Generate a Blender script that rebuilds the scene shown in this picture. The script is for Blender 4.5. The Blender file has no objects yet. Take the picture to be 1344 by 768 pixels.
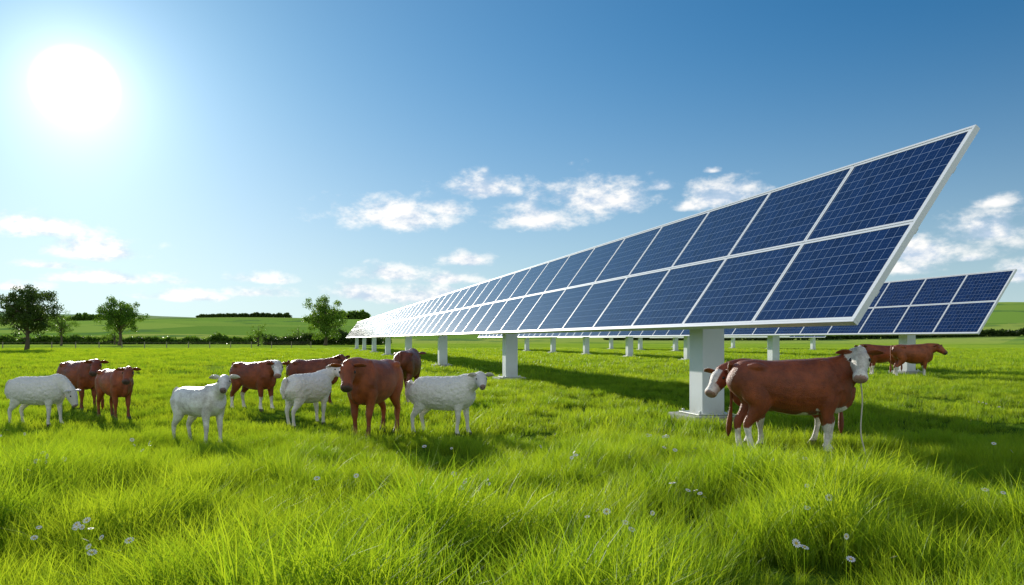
import bpy, math, random
import numpy as np
from mathutils import Vector, Matrix, noise as mnoise
random.seed(7); rng=np.random.default_rng(7)
scn=bpy.context.scene
scn.view_settings.view_transform='Standard'; scn.view_settings.look='None'; scn.view_settings.exposure=0
R=math.radians
SUN_AZ=R(-29.8); SUN_EL=R(16.0)
SUND=Vector((math.sin(SUN_AZ)*math.cos(SUN_EL),math.cos(SUN_AZ)*math.cos(SUN_EL),math.sin(SUN_EL)))

# ---------------- helpers ----------------
class NT:
    def __init__(s,tree): s.t=tree; s.n=tree.nodes; s.l=tree.links
    def new(s,typ,**kw):
        nd=s.n.new(typ)
        for k,v in kw.items(): setattr(nd,k,v)
        return nd
    def put(s,inp,v):
        if isinstance(v,bpy.types.NodeSocket): s.l.new(v,inp)
        elif v is not None: inp.default_value=v
    def M(s,op,a,b=None,c=None,clamp=False):
        nd=s.new('ShaderNodeMath',operation=op); nd.use_clamp=clamp
        s.put(nd.inputs[0],a)
        if b is not None: s.put(nd.inputs[1],b)
        if c is not None: s.put(nd.inputs[2],c)
        return nd.outputs[0]
    def mix(s,f,a,b,blend='MIX'):
        nd=s.new('ShaderNodeMix',data_type='RGBA',blend_type=blend)
        s.put(nd.inputs[0],f); s.put(nd.inputs[6],a); s.put(nd.inputs[7],b)
        return nd.outputs[2]
    def noise(s,vec,scale,detail=3,rough=.55):
        nd=s.new('ShaderNodeTexNoise'); 
        if vec is not None: s.put(nd.inputs['Vector'],vec)
        nd.inputs['Scale'].default_value=scale; nd.inputs['Detail'].default_value=detail; nd.inputs['Roughness'].default_value=rough
        return nd.outputs[0]
    def smooth(s,v,a,b,o0=0.,o1=1.):
        nd=s.new('ShaderNodeMapRange',interpolation_type='SMOOTHSTEP')
        s.put(nd.inputs[0],v); nd.inputs[1].default_value=a; nd.inputs[2].default_value=b; nd.inputs[3].default_value=o0; nd.inputs[4].default_value=o1
        return nd.outputs[0]
def mat(name):
    m=bpy.data.materials.new(name); m.use_nodes=True; m.node_tree.nodes.clear()
    h=NT(m.node_tree); o=h.new('ShaderNodeOutputMaterial'); return m,h,o
def rgb(r,g,b): return (r,g,b,1.)
def principled(h,o,col,rough=.6,**kw):
    p=h.new('ShaderNodeBsdfPrincipled'); h.put(p.inputs['Base Color'],col); h.put(p.inputs['Roughness'],rough)
    for k,v in kw.items(): h.put(p.inputs[k],v)
    h.l.new(p.outputs[0],o.inputs[0]); return p
def mesh_obj(name,v,f,m=None,parent=None,smooth=False,coll=None):
    me=bpy.data.meshes.new(name); me.from_pydata([tuple(a) for a in v],[],f); me.update()
    if smooth: me.polygons.foreach_set('use_smooth',[True]*len(me.polygons))
    ob=bpy.data.objects.new(name,me)
    (coll or scn.collection).objects.link(ob) if coll is not False else None
    if m: me.materials.append(m)
    if parent: ob.parent=parent
    return ob
def empty(name,loc=(0,0,0),rz=0):
    e=bpy.data.objects.new(name,None); scn.collection.objects.link(e); e.location=loc; e.rotation_euler=(0,0,rz); e.empty_display_size=.3; return e
def sst(t):
    t=max(0,min(1,t)); return t*t*(3-2*t)

# ---------------- world ----------------
w=bpy.data.worlds.new("World"); scn.world=w; w.use_nodes=True; w.node_tree.nodes.clear()
h=NT(w.node_tree); out=h.new('ShaderNodeOutputWorld'); bg=h.new('ShaderNodeBackground')
sky=h.new('ShaderNodeTexSky',sky_type='NISHITA'); sky.sun_disc=False
sky.sun_elevation=SUN_EL; sky.sun_rotation=SUN_AZ
sky.air_density=1.0; sky.dust_density=0.25; sky.ozone_density=2.5; sky.altitude=0
tc=h.new('ShaderNodeTexCoord'); sep=h.new('ShaderNodeSeparateXYZ'); h.l.new(tc.outputs['Generated'],sep.inputs[0])
X,Y,Z=sep.outputs
az=h.M('ARCTAN2',X,Y); hor=h.M('SQRT',h.M('ADD',h.M('MULTIPLY',X,X),h.M('MULTIPLY',Y,Y))); el=h.M('ARCTAN2',Z,hor)
clouds=[
(510,274,105,32,1),(590,270,40,18,.9),(635,245,50,20,1),(705,280,75,26,1),(785,252,95,40,1.0),(868,241,28,12,.95),(945,255,70,26,1),(905,266,40,14,.95),
(612,338,50,15,.85),(515,355,50,18,.95),(345,362,55,14,.85),(335,381,60,12,.75),(40,292,110,24,1.0),(125,322,90,24,.97),(150,362,120,14,.75),(20,372,60,12,.7),
(1308,260,42,16,.95),(1300,295,90,34,1.0),(1215,320,95,36,.85),(1272,335,34,12,.85),(1180,345,60,22,.7),(480,382,80,18,.85),(560,384,100,22,.85),(600,362,60,15,.75),(935,222,14,6,.6),(240,385,90,13,.7),(60,345,70,12,.6),(1340,355,60,22,.8)]
comb=h.new('ShaderNodeCombineXYZ'); h.put(comb.inputs[0],az); h.put(comb.inputs[1],h.M('MULTIPLY',el,1.7)); comb.inputs[2].default_value=.37
n1=h.noise(comb.outputs[0],20,8,.62)
va=h.new('ShaderNodeVectorMath',operation='ADD'); h.l.new(comb.outputs[0],va.inputs[0]); va.inputs[1].default_value=(-.010,.020,0)
n2=h.noise(va.outputs[0],20,8,.62)
acc=None
for (u,v,ru,rv,st) in clouds:
    a0=math.atan((u-672)/1000); e0=math.atan((445-v)/1000*math.cos(a0)); ra=ru/1000*math.cos(a0)**2*1.15; re=rv/1000*math.cos(a0)*1.25
    dx=h.M('MULTIPLY',h.M('SUBTRACT',az,a0),1/ra)
    dy=h.M('MULTIPLY',h.M('SUBTRACT',el,e0-re*.3),1/re)
    dy=h.M('MAXIMUM',dy,h.M('MULTIPLY',dy,-2.2))
    q=h.M('SUBTRACT',1.0,h.M('SQRT',h.M('ADD',h.M('MULTIPLY',dx,dx),h.M('MULTIPLY',dy,dy))))
    q=h.M('ADD',h.M('MAXIMUM',q,-1.0),(st-1)*.35)
    acc=q if acc is None else h.M('MAXIMUM',acc,q)
dens=h.M('ADD',acc,h.M('MULTIPLY',h.M('SUBTRACT',n1,.485),2.3))
alpha=h.M('MULTIPLY',h.smooth(dens,.05,.9),.93)
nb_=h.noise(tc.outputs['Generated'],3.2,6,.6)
fill_clouds=h.M('MULTIPLY',h.smooth(Y,-.05,-.35),h.smooth(nb_,.38,.54))  # unseen bright clouds behind the camera, added as fill light
fill_clouds=h.M('MULTIPLY',fill_clouds,h.smooth(Z,.02,.1))
alpha=h.M('MAXIMUM',alpha,h.M('MULTIPLY',fill_clouds,.92))
shade=h.M('ADD',.64,h.M('MULTIPLY',h.M('SUBTRACT',n1,n2),5.0),clamp=True)
ccol=h.mix(shade,rgb(5.4,6.5,8.0),rgb(10.4,10.2,9.9))
def vmath(op,a,b):
    nd=h.new('ShaderNodeVectorMath',operation=op); h.put(nd.inputs[0],a); h.put(nd.inputs[1],b); return nd.outputs[0]
vd=h.new('ShaderNodeVectorMath',operation='DOT_PRODUCT'); h.l.new(tc.outputs['Generated'],vd.inputs[0]); vd.inputs[1].default_value=SUND
ang=h.M('ARCCOSINE',h.M('MINIMUM',vd.outputs['Value'],.999999))
sk=vmath('DIVIDE',sky.outputs[0],vmath('ADD',vmath('MULTIPLY',sky.outputs[0],(.075,.06,.045)),(1,1,1)))
tf=h.smooth(el,0,R(24))
deep=h.mix(h.smooth(ang,R(18),R(60)),rgb(.50,1.0,1.26),rgb(.24,.80,1.13))
tint=h.mix(1.0,sk,h.mix(tf,rgb(.95,1.12,1.2),deep),'MULTIPLY')
hz=h.M('EXPONENT',h.M('MULTIPLY',h.M('ABSOLUTE',el),-11.0))
col=h.mix(h.M('MULTIPLY',hz,.7),tint,rgb(6.3,8.2,9.4))
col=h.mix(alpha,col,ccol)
g1=h.M('MULTIPLY',h.smooth(ang,R(.4),R(2.7),1,0),40.)
g2=h.M('MULTIPLY',h.M('EXPONENT',h.M('MULTIPLY',ang,-1/R(2.3))),11.)
g3=h.M('MULTIPLY',h.M('EXPONENT',h.M('MULTIPLY',ang,-1/R(9))),2.6)
gl=h.M('ADD',g1,h.M('ADD',g2,g3))
col=h.mix(1.0,col,h.mix(1.0,rgb(1,.97,.90),gl,'MULTIPLY'),'ADD')
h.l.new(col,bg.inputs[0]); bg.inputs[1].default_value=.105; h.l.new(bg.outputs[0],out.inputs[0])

sl=bpy.data.lights.new('sun','SUN'); sl.energy=5; sl.angle=R(.55); sl.color=(1,.94,.83)
so=bpy.data.objects.new('sun',sl); scn.collection.objects.link(so); so.rotation_euler=(-SUND).to_track_quat('-Z','Y').to_euler(); so.location=(-20,30,20)

# ---------------- camera ----------------
cd=bpy.data.cameras.new('camera'); cam=bpy.data.objects.new('camera',cd); scn.collection.objects.link(cam); scn.camera=cam
cd.sensor_width=36; cd.lens=36*1000/1344; cd.shift_y=(445-384)/1344; cd.clip_end=8000; cd.clip_start=.05
cam.location=(0,0,1.7); cam.rotation_euler=(R(90),0,0)

# ---------------- terrain ----------------
def hgt(x,y):
    r=math.hypot(x,y); a=math.atan2(x,y)
    z=.05*mnoise.noise(Vector((x*.35,y*.35,0)))*(1-sst((r-40)/60))
    if r>220:
        A=25+6*math.sin(a*5+1.2)+3*math.sin(a*13+.5)
        if a>.2: A+=13*sst((a-.3)/.3)
        z+=A*sst((r-260)/620)+3*mnoise.noise(Vector((x*.006,y*.006,3)))*sst((r-300)/200)
        z+=38*sst((r-1200)/1000)*(1+.3*math.sin(a*7))
    return z
rs=list(np.concatenate([np.linspace(0,14,30),np.geomspace(14.6,4500,130)]))
NA=240
v=[(0,0,0)];f=[]
for r in rs[1:]:
    for k in range(NA):
        a=2*math.pi*k/NA; x,y=r*math.sin(a),r*math.cos(a); v.append((x,y,hgt(x,y)-.01))
for k in range(NA): f.append((0,1+(k+1)%NA,1+k))
for i in range(len(rs)-2):
    b=1+i*NA
    for k in range(NA):
        k2=(k+1)%NA; f.append((b+k,b+k2,b+NA+k2,b+NA+k))
m_ground,h,o=mat('meadow_ground')
geo=h.new('ShaderNodeNewGeometry'); P=geo.outputs['Position']
ln=h.new('ShaderNodeVectorMath',operation='LENGTH'); h.l.new(P,ln.inputs[0]); dist=ln.outputs['Value']
na=h.noise(P,.05,5); nb=h.noise(P,1.3,5); nc=h.noise(P,12,3)
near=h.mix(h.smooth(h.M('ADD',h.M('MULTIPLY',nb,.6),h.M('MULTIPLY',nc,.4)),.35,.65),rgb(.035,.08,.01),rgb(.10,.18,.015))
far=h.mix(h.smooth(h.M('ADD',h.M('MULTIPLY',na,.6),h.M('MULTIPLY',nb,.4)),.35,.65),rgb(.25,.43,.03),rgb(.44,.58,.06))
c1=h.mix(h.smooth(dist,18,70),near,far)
vo=h.new('ShaderNodeTexVoronoi'); mp=h.new('ShaderNodeMapping'); mp.inputs['Scale'].default_value=(.0032,.0075,0); mp.inputs['Rotation'].default_value=(0,0,.3); h.l.new(P,mp.inputs[0]); h.l.new(mp.outputs[0],vo.inputs['Vector']); vo.inputs['Scale'].default_value=1
sc=h.new('ShaderNodeSeparateColor'); h.l.new(vo.outputs['Color'],sc.inputs[0])
hill=h.mix(sc.outputs[0],rgb(.17,.34,.05),rgb(.46,.54,.11))
hill=h.mix(h.M('MULTIPLY',sc.outputs[1],.6),hill,rgb(.32,.52,.08))
hill=h.mix(h.smooth(h.noise(P,.02,5),.55,.62),hill,rgb(.15,.28,.07))
c2=h.mix(h.smooth(dist,240,330),c1,hill)
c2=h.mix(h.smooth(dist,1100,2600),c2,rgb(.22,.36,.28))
bp=h.new('ShaderNodeBump'); bp.inputs['Strength'].default_value=.6; bp.inputs['Distance'].default_value=.1; h.l.new(nc,bp.inputs['Height'])
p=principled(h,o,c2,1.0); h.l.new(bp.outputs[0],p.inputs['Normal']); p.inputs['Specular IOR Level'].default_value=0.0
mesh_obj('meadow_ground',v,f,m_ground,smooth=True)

# ---------------- leaf-like material ----------------
def leafmat(name,c1,c2,t1,ntint=.5,scale=.4,trans=.45,tipattr=False):
    m,h,o=mat(name); oi=h.new('ShaderNodeObjectInfo'); geo=h.new('ShaderNodeNewGeometry')
    n=h.noise(geo.outputs['Position'],scale,3)
    fac=h.M('ADD',h.M('MULTIPLY',oi.outputs['Random'],.55),h.M('MULTIPLY',h.M('SUBTRACT',n,.3),1.3),clamp=True)
    col=h.mix(fac,c1,c2)
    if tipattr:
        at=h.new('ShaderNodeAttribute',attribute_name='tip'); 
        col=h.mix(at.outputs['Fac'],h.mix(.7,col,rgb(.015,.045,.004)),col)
    d=h.new('ShaderNodeBsdfPrincipled'); h.put(d.inputs['Base Color'],col); d.inputs['Roughness'].default_value=.45; d.inputs['Specular IOR Level'].default_value=.22
    t=h.new('ShaderNodeBsdfTranslucent'); h.put(t.inputs[0],h.mix(1.0,col,t1,'MULTIPLY'))
    mx=h.new('ShaderNodeMixShader'); mx.inputs[0].default_value=trans; h.l.new(d.outputs[0],mx.inputs[1]); h.l.new(t.outputs[0],mx.inputs[2]); h.l.new(mx.outputs[0],o.inputs[0]); return m
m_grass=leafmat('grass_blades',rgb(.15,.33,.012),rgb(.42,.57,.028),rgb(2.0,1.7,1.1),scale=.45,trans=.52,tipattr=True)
m_leaf=leafmat('foliage',rgb(.08,.16,.025),rgb(.18,.28,.04),rgb(1.6,1.6,.9),scale=.5,trans=.5)
m_leafd=leafmat('dark_foliage',rgb(.035,.07,.015),rgb(.09,.14,.03),rgb(1.4,1.4,.8),scale=.3,trans=.4)

# ---------------- grass ----------------
def tuft(name,nb,rad,hmin,hmax,wd,seed,seg=3):
    r=random.Random(seed); v=[];f=[];tip=[]
    for i in range(nb):
        a=r.random()*6.283; d=rad*math.sqrt(r.random()); bx,by=d*math.cos(a),d*math.sin(a)
        H=r.uniform(hmin,hmax); la=r.random()*6.283; lean=r.uniform(.1,.8)*H; dx,dy=math.cos(la),math.sin(la); wa=r.random()*3.14; ws=wd*r.uniform(.6,1.3); wx,wy=math.cos(wa)*ws,math.sin(wa)*ws
        b=len(v)
        for s in range(seg+1):
            t=s/seg; px=bx+dx*lean*t*t; py=by+dy*lean*t*t; pz=H*(t-.22*t*t*t*(lean/H))-.02; ww=(1-t)**.7*.5 if s<seg else 0
            if s<seg:
                v+=[(px-wx*ww,py-wy*ww,pz),(px+wx*ww,py+wy*ww,pz)]; tip+=[t,t]
            else: v.append((px,py,pz)); tip.append(1)
        for s in range(seg-1): f.append((b+2*s,b+2*s+1,b+2*s+3,b+2*s+2))
        f.append((b+2*seg-2,b+2*seg-1,b+2*seg))
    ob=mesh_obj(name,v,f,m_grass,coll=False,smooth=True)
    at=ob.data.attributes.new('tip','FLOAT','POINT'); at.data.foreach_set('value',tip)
    return ob
def scatter(name,tufts,pts,scales,seed):
    col=bpy.data.collections.new(name+'_tufts')
    for t in tufts: col.objects.link(t)
    me=bpy.data.meshes.new(name); me.vertices.add(len(pts)); me.vertices.foreach_set('co',np.array(pts,dtype=np.float32).ravel())
    at=me.attributes.new('scl','FLOAT','POINT'); at.data.foreach_set('value',np.array(scales,dtype=np.float32))
    ob=bpy.data.objects.new(name,me); scn.collection.objects.link(ob)
    ng=bpy.data.node_groups.new(name+'_nodes','GeometryNodeTree'); ng.interface.new_socket('Geometry',in_out='INPUT',socket_type='NodeSocketGeometry'); ng.interface.new_socket('Geometry',in_out='OUTPUT',socket_type='NodeSocketGeometry')
    N=ng.nodes; L=ng.links; gi=N.new('NodeGroupInput'); go=N.new('NodeGroupOutput'); ip=N.new('GeometryNodeInstanceOnPoints'); ci=N.new('GeometryNodeCollectionInfo')
    ci.inputs['Collection'].default_value=col; ci.inputs['Separate Children'].default_value=True; ci.inputs['Reset Children'].default_value=True
    rv=N.new('FunctionNodeRandomValue'); rv.data_type='FLOAT_VECTOR'; rv.inputs[0].default_value=(-.12,-.12,0); rv.inputs[1].default_value=(.12,.12,6.283); rv.inputs['Seed'].default_value=seed
    na=N.new('GeometryNodeInputNamedAttribute'); na.data_type='FLOAT'; na.inputs['Name'].default_value='scl'
    L.new(gi.outputs[0],ip.inputs['Points']); L.new(ci.outputs[0],ip.inputs['Instance']); ip.inputs['Pick Instance'].default_value=True
    L.new(rv.outputs[0],ip.inputs['Rotation']); L.new([s for s in na.outputs if s.enabled][0],ip.inputs['Scale']); L.new(ip.outputs[0],go.inputs[0])
    md=ob.modifiers.new('scatter','NODES'); md.node_group=ng
    return ob
def wedge(n,y0,y1,half,margin):
    yy=np.sqrt(rng.random(n)*(y1**2-y0**2)+y0**2); xx=(rng.random(n)*2-1)*(half*yy+margin); return xx,yy
def pts_for(n,y0,y1,base,margin,amp=.45):
    xx,yy=wedge(n,y0,y1,.74,margin); P=[];S=[]
    for x,y in zip(xx,yy):
        q=mnoise.noise(Vector((x*.9,y*.9,5)))+.6*mnoise.noise(Vector((x*.3,y*.3,9)))
        s=base(y)*(1+amp*q)*random.uniform(.7,1.25)
        if s<.15: s=.15
        P.append((x,y,hgt(x,y))); S.append(s)
    return P,S
tA=[tuft('grass_tuft_%d'%i,44,.12,.14,.44,.0075,i,4) for i in range(7)]
P1,S1=pts_for(10000,2.6,12.5,lambda y:1.12-.5*sst((y-5.5)/6),2.0,.9)
scatter('grass',tA,P1,S1,1)
tB=[tuft('meadow_tuft_%d'%i,60,.25,.10,.32,.014,i+20,2) for i in range(5)]
P2,S2=pts_for(13000,11.5,34,lambda y:.66,2.5,.8)
scatter('grass',tB,P2,S2,2)
tC=[tuft('far_tuft_%d'%i,80,.7,.12,.36,.035,i+40,2) for i in range(4)]
P3,S3=pts_for(15000,31,130,lambda y:.72,3,.6)
scatter('grass',tC,P3,S3,3)

# ---------------- daisies ----------------
m_pet,h_,o_=mat('white_petals'); principled(h_,o_,rgb(.85,.82,.84),.6)
m_cen,h_,o_=mat('yellow_florets'); principled(h_,o_,rgb(.6,.4,.04),.7)
fl=[(-2.9,5.2,10),(-4.9,8,7),(-.36,6.9,7),(-4.8,10,5),(.63,8.6,4),(2.1,10.8,6),(1.5,6.4,5),(2.4,6.3,4),(.7,5.4,5),(2.0,4.6,4),(1.77,4.8,1),(4.3,6.8,2),(10.2,16.5,4),(-7.5,11.4,5),(-2.55,4.7,4),(.95,5.1,2),(-1.7,6.8,2),(3.9,6.1,1),(2.9,8.1,3),(1.9,8.9,3),(-3.2,4.5,2),(-.9,9.5,2),(6.2,9.5,2),(-6.2,9.1,2)]
v=[];f=[];mi=[]
for (cx,cy,n) in fl:
    for k in range(n):
        x=cx+random.gauss(0,.13 if n>1 else .02); y=cy+random.gauss(0,.2 if n>1 else .02); z=random.uniform(.36,.48) if cy<9 else random.uniform(.26,.36); r=random.uniform(.017,.03)
        tlt=Matrix.Rotation(random.uniform(0,1.1),3,Vector((random.gauss(0,1),random.gauss(0,1),0)).normalized())@Matrix.Rotation(.5,3,'X')
        b=len(v); v+=[(x-.002,y,0),(x+.002,y,0),(x+.002,y,z),(x-.002,y,z)]; f.append((b,b+1,b+2,b+3)); mi.append(2)
        for p_ in range(11):
            a=p_*6.283/11; b=len(v)
            for (rr,da,zz) in ((.25,0,0),(.75,-.22,.1),(1.05,-.12,.08),(1.05,.12,.08),(.75,.22,.1)):
                q=tlt@Vector((r*rr*math.cos(a+da),r*rr*math.sin(a+da),r*zz)); v.append((x+q.x,y+q.y,z+q.z))
            f.append((b,b+1,b+2,b+3,b+4)); mi.append(0)
        b=len(v)
        for p_ in range(8):
            q=tlt@Vector((r*.32*math.cos(p_*.785),r*.32*math.sin(p_*.785),r*.12)); v.append((x+q.x,y+q.y,z+q.z))
        q=tlt@Vector((0,0,r*.3)); v.append((x+q.x,y+q.y,z+q.z))
        for p_ in range(8): f.append((b+p_,b+(p_+1)%8,b+8)); mi.append(1)
ob=mesh_obj('daisy_flowers',v,f,m_pet); ob.data.materials.append(m_cen); ob.data.materials.append(m_grass); ob.data.polygons.foreach_set('material_index',mi)

# ---------------- solar arrays ----------------
m_cell,h,o=mat('photovoltaic_glass')
uv=h.new('ShaderNodeUVMap'); s3=h.new('ShaderNodeSeparateXYZ'); h.l.new(uv.outputs[0],s3.inputs[0])
def line(c,period,half):
    fr=h.M('FRACT',h.M('DIVIDE',c,period)); d=h.M('MULTIPLY',h.M('MINIMUM',fr,h.M('SUBTRACT',1.0,fr)),period)
    return h.M('LESS_THAN',d,half)
big=h.M('MAXIMUM',line(s3.outputs[0],.19,.0035),line(s3.outputs[1],.1998,.0035))
small=h.M('MAXIMUM',line(s3.outputs[0],.0633,.0014),line(s3.outputs[1],.0999,.0014))
cellid=h.new('ShaderNodeVectorMath',operation='SNAP'); h.l.new(uv.outputs[0],cellid.inputs[0]); cellid.inputs[1].default_value=(.19,.1998,1)
wn=h.new('ShaderNodeTexWhiteNoise'); h.l.new(cellid.outputs[0],wn.inputs[0])
base=h.mix(wn.outputs['Value'],rgb(.003,.013,.065),rgb(.005,.023,.105))
base=h.mix(h.M('MULTIPLY',small,.3),base,rgb(.2,.3,.5)); base=h.mix(h.M('MULTIPLY',big,.7),base,rgb(.33,.43,.60))
p=principled(h,o,base,.1); p.inputs['IOR'].default_value=1.4
m_alu,h,o=mat('white_aluminium'); n=h.noise(None,6,4); principled(h,o,h.mix(n,rgb(.74,.77,.80),rgb(.84,.86,.88)),.35,Metallic=.1)
m_post,h,o=mat('painted_steel_post'); g=h.new('ShaderNodeNewGeometry'); n=h.noise(g.outputs['Position'],3,6,.65)
sx=h.new('ShaderNodeSeparateXYZ'); h.l.new(g.outputs['Position'],sx.inputs[0])
dirt=h.M('MULTIPLY',h.smooth(sx.outputs[2],.7,0),n)
principled(h,o,h.mix(dirt,h.mix(n,rgb(.74,.8,.86),rgb(.86,.88,.9)),rgb(.26,.28,.16)),.45)
m_conc,h,o=mat('concrete'); n=h.noise(None,9,6,.7); principled(h,o,h.mix(n,rgb(.3,.3,.29),rgb(.5,.5,.48)),.9)
m_back,h,o=mat('panel_backsheet'); principled(h,o,rgb(.45,.48,.52),.6)
def boxv(v,f,c,ax,ay,az_,sx,sy,sz):
    b=len(v)
    for i in (-1,1):
        for j in (-1,1):
            for k in (-1,1): v.append(c+ax*(i*sx/2)+ay*(j*sy/2)+az_*(k*sz/2))
    f+=[(b,b+1,b+3,b+2),(b+4,b+6,b+7,b+5),(b,b+4,b+5,b+1),(b+2,b+3,b+7,b+6),(b,b+2,b+6,b+4),(b+1,b+5,b+7,b+3)]
EX,EY,EZ=Vector((1,0,0)),Vector((0,1,0)),Vector((0,0,1))
def array(name,loc,n,posts,rz=R(15.22)):
    e=empty(name,loc,rz)
    U=Vector((2.0,0,2.72)).normalized(); Nn=Vector((-U.z,0,U.x)); B=Vector((-1.0,0,1.96)); SL=3.36; PW=2.4; PH=1.68
    gv=[];gf=[];uvs=[]; fv=[];ff=[]; bv=[];bf=[]
    fw=.036
    for i in range(n):
        for j in range(2):
            y0=i*PW+.008; y1=(i+1)*PW-.008; s0=j*PH+.008; s1=(j+1)*PH-.008
            a=len(gv)
            for (yy,ss) in ((y0+fw,s0+fw),(y0+fw,s1-fw),(y1-fw,s1-fw),(y1-fw,s0+fw)):
                gv.append(B+U*ss+EY*yy); uvs.append((yy-y0-fw+.0,ss-s0-fw))
            gf.append((a,a+3,a+2,a+1))
            boxv(fv,ff,B+U*(s0+fw/2)+EY*((y0+y1)/2)-Nn*.018,U,EY,Nn,fw,y1-y0,.05)
            boxv(fv,ff,B+U*(s1-fw/2)+EY*((y0+y1)/2)-Nn*.018,U,EY,Nn,fw,y1-y0,.05)
            boxv(fv,ff,B+U*((s0+s1)/2)+EY*(y0+fw/2)-Nn*.018,U,EY,Nn,s1-s0-2*fw,fw,.05)
            boxv(fv,ff,B+U*((s0+s1)/2)+EY*(y1-fw/2)-Nn*.018,U,EY,Nn,s1-s0-2*fw,fw,.05)
            boxv(bv,bf,B+U*((s0+s1)/2)+EY*((y0+y1)/2)-Nn*.02,U,EY,Nn,s1-s0-2*fw-.004,y1-y0-2*fw-.004,.02)
        if i>0 :
            boxv(fv,ff,B+U*(SL/2)+EY*(i*PW)-Nn*.085,U,EY,Nn,SL-.1,.07,.075)
    L=n*PW
    boxv(fv,ff,B-U*.022+EY*(L/2)-Nn*.03,U,EY,Nn,.04,L+.08,.09)
    boxv(fv,ff,B+U*(SL+.022)+EY*(L/2)-Nn*.03,U,EY,Nn,.04,L+.08,.09)
    for yy in (-.022,L+.022): boxv(fv,ff,B+U*(SL/2)+EY*yy-Nn*.03,U,EY,Nn,SL,.04,.09)
    for s in (.6,1.7,2.8): boxv(fv,ff,B+U*s+EY*(L/2)-Nn*.17,U,EY,Nn,.09,L-.3,.09)
    me=mesh_obj('panels',gv,gf,m_cell,e); ul=me.data.uv_layers.new(name='UVMap')
    for li,lp in enumerate(me.data.loops): ul.data[li].uv=uvs[lp.vertex_index]
    mesh_obj('frame',fv,ff,m_alu,e); mesh_obj('backsheet',bv,bf,m_back,e)
    pv=[];pf=[];cv=[];cf=[]
    for y in posts:
        boxv(pv,pf,Vector((.02,y,1.3)),EX,EY,EZ,.5,.56,2.6)
        boxv(pv,pf,Vector((.06,y,2.93)),U,EY,Nn,2.3,.22,.16)
        boxv(pv,pf,Vector((.20,y,2.75)),EX,EY,EZ,.2,.3,.5)
        boxv(pv,pf,Vector((0,y,.16)),EX,EY,EZ,.8,.86,.03)
        boxv(cv,cf,Vector((0,y,.04)),EX,EY,EZ,1.15,1.2,.2)
        for a in (-.33,.33):
            for b in (-.36,.36): boxv(pv,pf,Vector((a,y+b,.2)),EX,EY,EZ,.05,.05,.06)
    po=mesh_obj('posts',pv,pf,m_post,e); bm=po.modifiers.new('bevel','BEVEL'); bm.width=.012; bm.segments=2
    co=mesh_obj('footings',cv,cf,m_conc,e); bm=co.modifiers.new('bevel','BEVEL'); bm.width=.02
    return e
array('solar_panel_array',(5.53,10.46,0),54,[5.65+15.8*k for k in range(8)])
array('solar_panel_array',(20.6,32.4,0),40,[5+11*k for k in range(8)])
array('solar_panel_array',(28.5,76,0),30,[4+11*k for k in range(6)])
array('solar_panel_array',(46,110,0),24,[4+11*k for k in range(5)])

# ---------------- animals ----------------
def catmull(arr,sub):
    arr=[np.array(a,float) for a in arr]; res=[]
    for i in range(len(arr)-1):
        p0=arr[max(i-1,0)];p1=arr[i];p2=arr[i+1];p3=arr[min(i+2,len(arr)-1)]
        for k in range(sub):
            t=k/sub; res.append(.5*((2*p1)+(-p0+p2)*t+(2*p0-5*p1+4*p2-p3)*t*t+(-p0+3*p1-3*p2+p3)*t**3))
    res.append(arr[-1]); return res
def tube(v,f,rings,upref,sub=3,seg=14):
    rr=catmull(rings,sub); pts=[Vector(r[:3]) for r in rr]; n=len(pts); b=len(v)
    up=Vector(upref)
    for i in range(n):
        t=(pts[min(i+1,n-1)]-pts[max(i-1,0)]).normalized(); s=t.cross(up).normalized(); u=s.cross(t)
        for k in range(seg):
            a=6.28318*k/seg; v.append(pts[i]+s*(math.cos(a)*max(rr[i][3],.004))+u*(math.sin(a)*max(rr[i][4],.004)))
    for i in range(n-1):
        for k in range(seg):
            k2=(k+1)%seg; f.append((b+i*seg+k,b+i*seg+k2,b+(i+1)*seg+k2,b+(i+1)*seg+k))
    f.append(tuple(b+k for k in range(seg))[::-1]); f.append(tuple(b+(n-1)*seg+k for k in range(seg)))
COW=dict(
 trunk=[(-.84,0,1.16,.10,.13),(-.77,0,1.13,.2,.22),(-.6,0,1.07,.27,.30),(-.35,0,1.01,.29,.335),(-.05,0,.965,.335,.39),(.25,0,.965,.32,.40),(.48,0,.99,.27,.395),(.66,0,1.01,.22,.34),(.79,0,1.02,.14,.23)],
 neck0=[(.42,0,1.08,.2,.28)],neckb=(.64,0,1.15),neckr=[(.175,.265),(.14,.215),(.11,.155)],neckL=.38,
 head=[(-.06,.08,.085),(0,.118,.12),(.08,.138,.148),(.15,.128,.15),(.24,.10,.128),(.32,.09,.106),(.39,.102,.10),(.435,.096,.088),(.462,.06,.055)],
 fl=[(.50,.15,.98,.13,.19),(.47,.175,.78,.10,.145),(.47,.165,.60,.072,.09),(.49,.155,.43,.06,.066),(.49,.155,.30,.038,.042),(.49,.155,.16,.044,.048),(.50,.155,.10,.05,.054),(.53,.155,.04,.054,.064),(.545,.155,0,.06,.074)],
 hl=[(-.55,.13,1.08,.15,.24),(-.50,.17,.86,.13,.22),(-.50,.175,.70,.095,.155),(-.60,.165,.55,.062,.088),(-.67,.16,.45,.052,.068),(-.665,.16,.30,.037,.044),(-.645,.16,.16,.044,.048),(-.63,.16,.10,.05,.054),(-.60,.16,.04,.054,.064),(-.585,.16,0,.06,.074)],
 tail=[(-.82,0,1.30),(-.88,0,1.22),(-.90,0,.95),(-.89,.02,.65),(-.90,.02,.45)],ear=(.21,.075),eye=.028,vox=.018)
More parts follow.
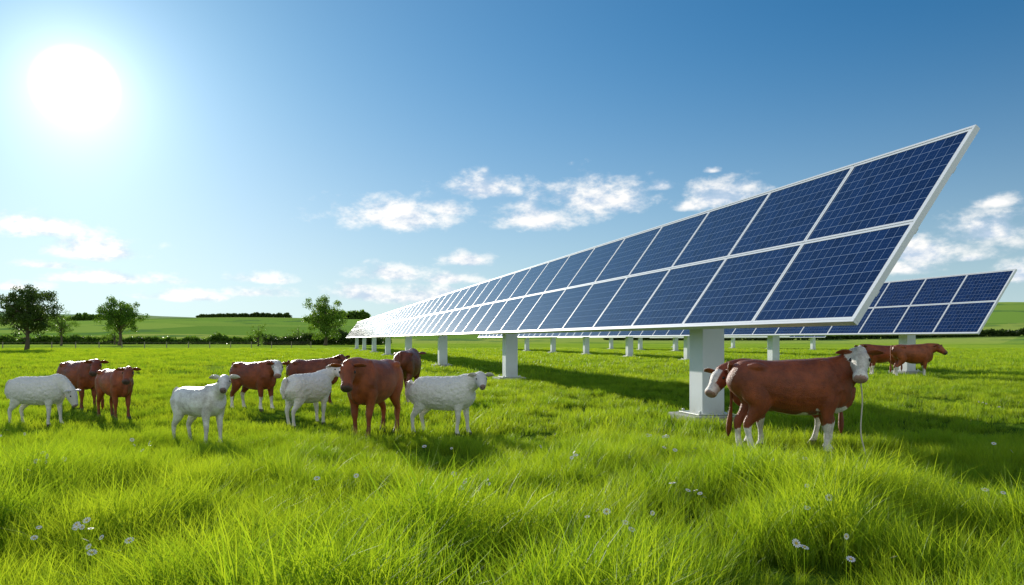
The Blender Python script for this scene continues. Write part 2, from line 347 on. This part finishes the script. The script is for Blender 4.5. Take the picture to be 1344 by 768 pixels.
SHEEP=dict(
 trunk=[(-.60,0,.76,.10,.12),(-.54,0,.73,.19,.2),(-.40,0,.70,.235,.25),(-.2,0,.685,.25,.265),(.05,0,.68,.265,.275),(.25,0,.695,.245,.27),(.40,0,.73,.20,.245),(.50,0,.75,.14,.18)],
 neck0=[(.28,0,.78,.15,.19)],neckb=(.42,0,.84),neckr=[(.13,.17),(.10,.125),(.08,.098)],neckL=.28,
 head=[(-.05,.06,.065),(0,.085,.09),(.06,.098,.105),(.12,.088,.102),(.19,.068,.082),(.25,.055,.065),(.29,.048,.052),(.31,.028,.03)],
 fl=[(.33,.11,.66,.09,.13),(.32,.125,.52,.06,.085),(.32,.12,.40,.045,.052),(.33,.115,.30,.04,.042),(.33,.115,.2,.028,.031),(.33,.115,.1,.03,.032),(.345,.115,.05,.034,.038),(.36,.115,0,.039,.046)],
 hl=[(-.42,.11,.72,.11,.16),(-.37,.13,.58,.09,.14),(-.38,.13,.47,.062,.1),(-.45,.12,.37,.044,.06),(-.50,.115,.30,.036,.044),(-.495,.115,.2,.028,.031),(-.48,.115,.1,.03,.032),(-.465,.115,.05,.034,.038),(-.45,.115,0,.039,.046)],
 tail=[(-.60,0,.86),(-.66,0,.8),(-.68,0,.66),(-.67,0,.52)],ear=(.15,.046),eye=.018,vox=.013)

m_fur,h,o=mat('short_fur'); at=h.new('ShaderNodeAttribute',attribute_name='coat'); tcn=h.new('ShaderNodeTexCoord'); n=h.noise(tcn.outputs['Object'],5,6,.7); n2=h.noise(tcn.outputs['Object'],70,4,.65)
c=h.mix(1.0,at.outputs['Color'],h.mix(h.smooth(n,.3,.7),rgb(.62,.58,.55),rgb(1.25,1.25,1.25)),'MULTIPLY'); c=h.mix(1.0,c,h.mix(n2,rgb(.65,.65,.65),rgb(1.35,1.35,1.35)),'MULTIPLY')
p=principled(h,o,c,h.smooth(n2,.3,.7,.3,.55)); p.inputs['Specular IOR Level'].default_value=.5; p.inputs['Sheen Weight'].default_value=.08; p.inputs['Sheen Roughness'].default_value=.4
b=h.new('ShaderNodeBump'); b.inputs['Strength'].default_value=.8; b.inputs['Distance'].default_value=.015; h.l.new(n2,b.inputs['Height']); h.l.new(b.outputs[0],p.inputs['Normal'])
m_wool,h,o=mat('wool'); at=h.new('ShaderNodeAttribute',attribute_name='coat'); tcn=h.new('ShaderNodeTexCoord'); n=h.noise(tcn.outputs['Object'],9,5,.65); n2=h.noise(tcn.outputs['Object'],42,5,.7)
c=h.mix(1.0,at.outputs['Color'],h.mix(n,rgb(.82,.81,.79),rgb(1.15,1.15,1.15)),'MULTIPLY'); c=h.mix(1.0,c,h.mix(n2,rgb(.8,.8,.78),rgb(1.2,1.2,1.2)),'MULTIPLY')
p=principled(h,o,c,.85); p.inputs['Sheen Weight'].default_value=.5; p.inputs['Specular IOR Level'].default_value=.1
b=h.new('ShaderNodeBump'); b.inputs['Strength'].default_value=.6; b.inputs['Distance'].default_value=.02; h.l.new(n2,b.inputs['Height']); h.l.new(b.outputs[0],p.inputs['Normal'])
m_eye,h,o=mat('eye'); principled(h,o,rgb(.01,.008,.006),.08)

def col_cow(face,legs,belly,base,seed):
    def fn(p,tag,t,ph):
        nz=mnoise.noise(p*3.2+Vector((seed,0,0)))*.5+mnoise.noise(p*9+Vector((seed,3,0)))*.2
        c=base; W=(.88,.83,.76)
        if tag=='head':
            if face=='white': c=W
            elif face=='blaze' and (t>.62 or (ph>.6 and t>.2)): c=W
            elif face=='brown' and t>.86: c=tuple(q*.6 for q in base)
            if t>.9: c=(.45,.26,.22) if face!='brown' else (.10,.06,.05)
        elif tag=='leg':
            if legs=='white' and p.z<.42+nz*.25: c=W
            elif legs=='dark' and p.z<.25: c=tuple(q*.6 for q in base)
            if p.z<.085: c=(.05,.04,.035)
        elif tag=='trunk':
            if belly and p.z<.66+nz*.35 and -.55<p.x<.9: c=W
        elif tag=='neck':
            if face=='white' and t>.82+nz*.3: c=W
            if belly and p.z<.93+nz*.2: c=W
        if tag in('trunk','neck') and c is base:
            k=1.0+.5*nz; c=tuple(q*k for q in base)
        return c
    return fn
def col_sheep(base,faceC,seed):
    def fn(p,tag,t,ph):
        c=base
        if tag=='head':
            c=faceC
            if t>.88: c=(.28,.19,.17)
        elif tag=='leg':
            if p.z<.35: c=tuple(q*.85 for q in base)
            if p.z<.05: c=(.06,.05,.04)
        return c
    return fn
def animal(name,S0,loc,heading,H,colfn,neck=(0,30),head=(0,-40),swing=(0,0,0,0),wool=False,slim=1.0,neckL=1.0,rope=False,fat=1.0,bl=1.0,tail=True):
    iscow=S0 is COW; S=dict(S0); k=H/(1.39 if iscow else .97)
    for q in ('trunk','neck0','fl','hl','tail'): S[q]=[(r_[0]*bl,)+tuple(r_[1:]) for r_ in S0[q]]
    S['neckb']=(S0['neckb'][0]*bl,)+S0['neckb'][1:]
    v=[];f=[];segs=[]
    def addsegs(rings,tag):
        cum=[0]
        for i in range(len(rings)-1): cum.append(cum[-1]+(Vector(rings[i+1][:3])-Vector(rings[i][:3])).length)
        T=cum[-1]
        for i in range(len(rings)-1): segs.append((Vector(rings[i][:3]),Vector(rings[i+1][:3]),(rings[i][3]+rings[i][4])/2,(rings[i+1][3]+rings[i+1][4])/2,tag,cum[i]/T,cum[i+1]/T))
    tr=[(a,b,c,d*slim*fat,e*slim) for a,b,c,d,e in S['trunk']]
    tube(v,f,tr,(0,0,1),4,20); addsegs(tr,'trunk')
    ny,npi=map(R,neck); hy,hp=map(R,head)
    b0=Vector(S['neckb']); nL=S['neckL']*neckL
    nd=Vector((math.cos(npi)*math.cos(ny),math.cos(npi)*math.sin(ny),math.sin(npi)))
    fwd=Vector((1,0,.35 if npi>-.2 else -.2)).normalized()
    mid=b0+(nd+fwd).normalized()*nL*.5; poll=mid+nd*nL*.5
    nr=[(a*slim,b*slim) for a,b in S['neckr']]
    rings=[S['neck0'][0],(*b0,*nr[0]),(*mid,*nr[1]),(*poll,*nr[2])]
    hd=Vector((math.cos(hp)*math.cos(hy),math.cos(hp)*math.sin(hy),math.sin(hp)))
    rings.append((*(poll+hd*.05*(S['neckL']/.5)),nr[2][0]*.9,nr[2][1]*.85))
    tube(v,f,rings,(0,0,1),4,16); addsegs(rings[:4],'neck')
    upr=Vector((0,0,1)); side=hd.cross(upr).normalized(); hup=side.cross(hd)
    hr=[(*(poll+hd*a),b,c) for a,b,c in S['head']]
    tube(v,f,hr,tuple(hup),3,16); 
    hs=Vector(hr[0][:3]); he=Vector(hr[-1][:3]); HL=(he-hs).length
    addsegs(hr,'head')
    for li,(lg,sd) in enumerate((('fl',1),('fl',-1),('hl',1),('hl',-1))):
        sw=swing[li]; top=S[lg][0][2]; rr=[]
        for (x,y,z,a,b) in S[lg]: rr.append((x+sw*(1-z/top)**1.1,y*sd*(.5+.5*slim),z,a,b))
        tube(v,f,rr,(1,0,0),3,12); addsegs(rr,'leg')
    if iscow:
        tube(v,f,[(.78*bl,0,1.0,.05,.12),(.70*bl,0,.80,.07,.16),(.55*bl,0,.66,.08,.1)],(1,0,0.2),3,10)
        for sd in (1,-1):
            tube(v,f,[(-.62*bl,.16*sd,1.24,.05,.05),(-.5*bl,.205*sd,1.255,.07,.06),(-.36*bl,.17*sd,1.22,.04,.04)],(0,0,1),3,10)
            tube(v,f,[(.40*bl,.1*sd,1.33,.05,.07),(.46*bl,.2*sd,1.12,.075,.13),(.56*bl,.21*sd,.90,.07,.11)],(1,0,0),3,10)
    me=bpy.data.meshes.new('tmp'); me.from_pydata([tuple(p) for p in v],[],f); me.update()
    ob=bpy.data.objects.new('tmp',me); scn.collection.objects.link(ob)
    rm=ob.modifiers.new('r','REMESH'); rm.mode='VOXEL'; rm.voxel_size=S['vox']
    sm=ob.modifiers.new('s','SMOOTH'); sm.iterations=6; sm.factor=.5
    dg=bpy.context.evaluated_depsgraph_get(); dg.update()
    me2=bpy.data.meshes.new_from_object(ob.evaluated_get(dg)); bpy.data.objects.remove(ob)
    n=len(me2.vertices); co=np.empty(n*3); me2.vertices.foreach_get('co',co); co=co.reshape(-1,3)
    best=np.full(n,1e9); bi=np.zeros(n,int); bt=np.zeros(n)
    for si,(p0,p1,r0,r1,tag,t0,t1) in enumerate(segs):
        a=np.array(p0); d=np.array(p1)-a; q=np.clip(((co-a)@d)/max(d@d,1e-9),0,1); dist=np.linalg.norm(co-(a+q[:,None]*d),axis=1)-(r0+(r1-r0)*q)
        mk=dist<best; best[mk]=dist[mk]; bi[mk]=si; bt[mk]=(t0+(t1-t0)*q)[mk]
    if wool:
        nrm=np.empty(n*3); me2.vertices.foreach_get('normal',nrm); nrm=nrm.reshape(-1,3)
        for i in range(n):
            if segs[bi[i]][4] in('trunk','neck') or (segs[bi[i]][4]=='leg' and co[i][2]>.42):
                p=Vector(co[i]); dd=.009*mnoise.noise(p*18)+.008*mnoise.noise(p*42); co[i]+=nrm[i]*(dd+.006)
        me2.vertices.foreach_set('co',co.ravel())
    cols=np.ones((n,4))
    for i in range(n):
        tag=segs[bi[i]][4]; p=Vector(co[i]); ph=0
        if tag=='head': 
            rel=p-hs; ph=rel.dot(hup)/max(.02,abs(rel.dot(side))+abs(rel.dot(hup)))
        cols[i,:3]=colfn(p,tag,bt[i],ph)
    e=empty(name,loc,heading); e.scale=(k,k,k)
    ca=me2.color_attributes.new('coat','FLOAT_COLOR','POINT'); ca.data.foreach_set('color',cols.ravel())
    me2.materials.clear(); me2.materials.append(m_wool if wool else m_fur)
    me2.polygons.foreach_set('use_smooth',[True]*len(me2.polygons))
    bo=bpy.data.objects.new('body',me2); scn.collection.objects.link(bo); bo.parent=e
    def colour(ob,c):
        ca=ob.data.color_attributes.new('coat','FLOAT_COLOR','POINT'); ca.data.foreach_set('color',list((*c,1))*len(ob.data.vertices))
    hsz=S['head'][2][1]
    earc=colfn(Vector((.9,.1,1.3)),'neck',.4,0) if iscow else colfn(Vector(),'head',.3,0)
    EL,EW=S['ear']
    for sd,nm in ((1,'ear_left'),(-1,'ear_right')):
        s_=-side*sd
        a=poll+s_*hsz*.72+hup*hsz*.5; dirv=(s_*1.0+hup*.08-hd*.02).normalized()
        ev=[];ef=[]
        rg=[(*(a),EW*.45,.016),(*(a+dirv*EL*.3),EW*.95,.022),(*(a+dirv*EL*.65-hup*EL*.05),EW*.9,.016),(*(a+dirv*EL*1.0-hup*EL*.16),EW*.15,.006)]
        tube(ev,ef,rg,tuple((hd*.5-hup*.2+Vector((0,0,.1))).normalized()),3,12)
        eo=mesh_obj(nm,ev,ef,m_fur,e,True); colour(eo,earc)
    for sd,nm in ((1,'eye_left'),(-1,'eye_right')):
        er=S['eye']; et=S['head'][3][0]*.85; c=poll+hd*et-side*sd*(S['head'][3][1]*.87)+hup*S['head'][3][2]*.38
        ev=[];ef=[]; tube(ev,ef,[(*(c-hd*er),.004,.004),(*(c-hd*er*.7),er*.7,er*.6),(*c,er,er*.85),(*(c+hd*er*.7),er*.7,er*.6),(*(c+hd*er),.004,.004)],tuple(hup),3,12)
        mesh_obj(nm,ev,ef,m_eye,e,True)
    for sd,nm in ((1,'nostril_left'),(-1,'nostril_right')):
        er=S['eye']*.55; m_=S['head'][-2]; c=poll+hd*(m_[0]+.008*k)-side*sd*m_[1]*.5+hup*m_[2]*.3
        ev=[];ef=[]; tube(ev,ef,[(*(c-hd*er),.004,.004),(*(c),er,er*.7),(*(c+hd*er),.004,.004)],tuple(hup),3,10)
        mesh_obj(nm,ev,ef,m_eye,e,True)
    tv=[];tf=[]; T=S['tail']
    rad=[.04,.032,.024,.022,.04] if iscow else [.045,.045,.04,.02]
    rg=[(*p,r_,r_) for p,r_ in zip(T,rad)]
    if iscow: rg+=[(T[-1][0],T[-1][1],T[-1][2]-.14,.04,.04),(T[-1][0],T[-1][1],T[-1][2]-.24,.008,.008)]
    if not tail:
        rg=[(x+.10*min(1,i*.5),y+.06*i,z,a,b_) for i,(x,y,z,a,b_) in enumerate(rg)]
    tube(tv,tf,rg,(1,0,0),3,10); to=mesh_obj('tail',tv,tf,m_fur,e,True); colour(to,colfn(Vector((-.8,0,1.2)),'trunk',0,0))
    if rope:
        rv=[];rf=[]; a=poll+hd*.22-hup*.13
        tube(rv,rf,[(*a,.01,.01),(*(a+Vector((.03,-.02,-.35))),.01,.01),(*(a+Vector((.0,-.05,-.8))),.01,.01),(a.x+.05,a.y-.12,.03,.01,.01)],(1,0,0),5,8)
        mr,h,o=mat('rope'); n=h.noise(None,60,3); principled(h,o,h.mix(n,rgb(.45,.4,.32),rgb(.7,.65,.55)),.9)
        mesh_obj('lead_rope',rv,rf,mr,e,True)
    return e
BR=(.27,.058,.014); DB=(.20,.045,.013); RD=(.34,.08,.018)
WH=(.84,.82,.77)
def A(deg): return R(deg)
animal('brown_cow',COW,(4.08,11.15,0),A(-6),1.44,col_cow('white','white',True,BR,1.3),neck=(-28,50),head=(-106,-46),swing=(.06,-.06,-.05,.08),rope=True,tail=False)
animal('brown_cow',COW,(4.30,12.0,0),A(183),1.38,col_cow('blaze','white',False,BR,7.3),neck=(10,-6),head=(38,-42),swing=(-.05,.05,.0,.1),neckL=1.05)
animal('brown_cow',COW,(17.6,33.5,0),A(3),1.5,col_cow('brown','white',False,RD,2.3),neck=(-15,12),head=(-60,-35),swing=(.12,-.1,.08,-.12))
animal('brown_cow',COW,(17.1,35.2,0),A(186),1.45,col_cow('blaze','white',False,BR,2.9),neck=(8,14),head=(30,-35),swing=(.05,-.08,.1,-.05))
animal('sheep',SHEEP,(-9.25,14.9,0),A(-8),.98,col_sheep(WH,(.72,.69,.65),1),neck=(0,-42),head=(-5,-68),swing=(.05,-.05,.04,-.05),wool=True,neckL=1.1,fat=1.05)
animal('brown_cow',COW,(-10.35,18.2,0),A(-28),1.2,col_cow('brown','dark',False,BR,3.3),neck=(-12,22),head=(-50,-35),swing=(.06,-.06,.05,-.05),bl=.85)
animal('brown_calf',COW,(-8.45,16.2,0),A(-38),1.1,col_cow('brown','dark',False,RD,4.3),neck=(-8,25),head=(-38,-38),swing=(.05,-.04,.05,-.05),slim=.95,bl=.84)
animal('lamb',SHEEP,(-4.95,12.1,0),A(-30),1.0,col_sheep((.88,.86,.82),(.86,.82,.78),2),neck=(-15,48),head=(-45,-32),swing=(.04,-.04,.06,-.06),wool=False,slim=.86,neckL=1.1,bl=.9)
animal('brown_cow',COW,(-6.1,18.0,0),A(-25),1.2,col_cow('white','white',False,BR,5.3),neck=(-15,15),head=(-50,-38),swing=(.08,-.06,.05,-.08),slim=.97,bl=.88)
animal('sheep',SHEEP,(-3.98,14.9,0),A(58),1.05,col_sheep(WH,(.76,.72,.68),3),neck=(-10,40),head=(-92,-25),swing=(.04,-.04,.05,-.05),wool=True,slim=.97,neckL=1.1,bl=.85)
animal('brown_cow',COW,(-5.05,19.3,0),A(-5),1.22,col_cow('brown','dark',False,DB,6.3),neck=(-10,38),head=(-30,-35),swing=(.05,-.05,.05,-.05),bl=.85)
animal('brown_cow',COW,(-2.4,13.3,0),A(-108),1.38,col_cow('brown','dark',False,RD,8.3),neck=(4,10),head=(26,-48),swing=(.07,-.05,.03,-.06),bl=.9)
animal('brown_cow',COW,(-2.95,21.5,0),A(84),1.42,col_cow('brown','dark',False,DB,9.3),neck=(0,5),head=(0,-45),swing=(.05,-.05,.05,-.05),bl=.9)
animal('sheep',SHEEP,(-1.2,13.5,0),A(-18),1.05,col_sheep(WH,(.76,.72,.68),5),neck=(-18,25),head=(-62,-30),swing=(.06,-.06,.05,-.05),wool=True,fat=1.03,bl=.97)

# ---------------- trees ----------------
m_bark,h,o=mat('bark'); n=h.noise(None,8,6,.7); principled(h,o,h.mix(n,rgb(.05,.035,.025),rgb(.16,.12,.09)),.9)
def leafquads(v,f,c,n,sp,size,r):
    for i in range(n):
        d=Vector((r.gauss(0,1),r.gauss(0,1),r.gauss(0,.8))); d.normalize(); p=c+d*sp*r.random()**.45
        a=Vector((r.gauss(0,1),r.gauss(0,1),r.gauss(0,1))).normalized(); b_=a.cross(Vector((r.gauss(0,1),r.gauss(0,1),r.gauss(0,1)))).normalized(); s=size*r.uniform(.6,1.3)
        b=len(v); v+=[p-a*s*.5,p+b_*s*.32,p+a*s*.5,p-b_*s*.32]; f.append((b,b+1,b+2,b+3))
def tree(name,x,y,H,W,seed,m,nc=70,nl=95,low=.22):
    r=random.Random(seed); e=empty(name,(x,y,hgt(x,y)))
    tv=[];tf=[]; lv=[];lf=[]
    tr=H*.028
    tube(tv,tf,[(0,0,-.1,tr*1.5,tr*1.5),(.02*H,0,H*.15,tr,tr),(0,.01*H,H*.4,tr*.8,tr*.8),(.01*H,0,H*.7,tr*.4,tr*.4),(0,0,H*.92,.03,.03)],(1,0,0),3,10)
    cz=H*(low+(1-low)/2); rz=H*(1-low)/2
    for i in range(nc):
        a=r.random()*6.283; u=r.uniform(-1,1); rad=r.random()**.4*(1+.22*math.sin(a*3+seed)+.12*math.sin(5*a+2*seed+u*4))
        c=Vector((math.cos(a)*math.sqrt(1-u*u)*rad*W/2,math.sin(a)*math.sqrt(1-u*u)*rad*W/2,cz+u*rad*rz*.9))
        leafquads(lv,lf,c,nl,H*.085*r.uniform(.7,1.3),H*.028,r)
        if i%3==0:
            z0=H*r.uniform(.2,.6); z0=min(z0,c.z*.85); mid=Vector((c.x*.45,c.y*.45,(z0+c.z)/2-.02*H)); rr=tr*.35
            tube(tv,tf,[(0,0,z0,rr,rr),(*mid,rr*.6,rr*.6),(*c,rr*.2,rr*.2)],(.3,.2,1) if abs(c.x)+abs(c.y)>.3 else (1,0,0),3,6)
    mesh_obj('trunk_and_limbs',tv,tf,m_bark,e,True); mesh_obj('crown',lv,lf,m,e)
tree('tree',-72,113,9.6,8.4,1,m_leafd,120,130,.25)
tree('tree',-103,200,13.2,10.4,5,m_leaf,100,120,.2)
tree('tree',-49,200,12.8,10.4,9,m_leaf,110,130,.12)
tree('tree',-116,196,8.5,7,12,m_leaf,60,90,.15)
tree('tree',-60,180,5.2,5,15,m_leaf,45,90,.05)
tree('tree',-66,235,6,7,18,m_leaf,40,80,.05)
tree('tree',-120,230,7,8,21,m_leaf,40,80,.05)
def hedge(name,x0,y0,x1,y1,n,hm,size,seed,m):
    r=random.Random(seed); v=[];f=[]
    for i in range(n):
        t=r.random(); x=x0+(x1-x0)*t; y=y0+(y1-y0)*t+r.uniform(-1,1)*hm*.6
        hh=hm*(.55+.6*abs(mnoise.noise(Vector((x*.07,y*.07,seed))))+.5*mnoise.noise(Vector((x*.25,0,seed))))
        leafquads(v,f,Vector((x,y,hgt(x,y)+r.random()**.8*hh)),7,hm*.22,size,r)
    mesh_obj(name,v,f,m)
hedge('hedgerow',-175,235,-40,250,5500,3.2,.7,3,m_leaf)
hedge('hedgerow',-70,215,-38,222,2000,3.4,.6,4,m_leafd)
hedge('distant_trees',-190,760,-140,740,1500,9,2.2,6,m_leaf)
hedge('distant_trees',-330,800,-230,790,1500,5,2.0,7,m_leafd)
hedge('hedgerow',40,330,330,300,4000,3.5,1.2,8,m_leafd)
hedge('distant_trees',-560,700,-330,640,2500,5,2.2,9,m_leaf)
m_wood,h,o=mat('weathered_wood'); n=h.noise(None,10,5); principled(h,o,h.mix(n,rgb(.2,.17,.13),rgb(.38,.33,.27)),.9)
v=[];f=[]; n=22
for i in range(n):
    t=i/(n-1); x=-108+t*70; y=118+t*26; boxv(v,f,Vector((x,y,.6)),EX,EY,EZ,.12,.12,1.25)
dv=Vector((70,26,0)); L=dv.length; dv.normalize(); pv=Vector((-dv.y,dv.x,0))
for z in (.45,.8,1.12): boxv(v,f,Vector((-73,131,z))-pv*.075,dv,pv,EZ,L,.02,.025)
mesh_obj('wire_fence',v,f,m_wood)
print('done')
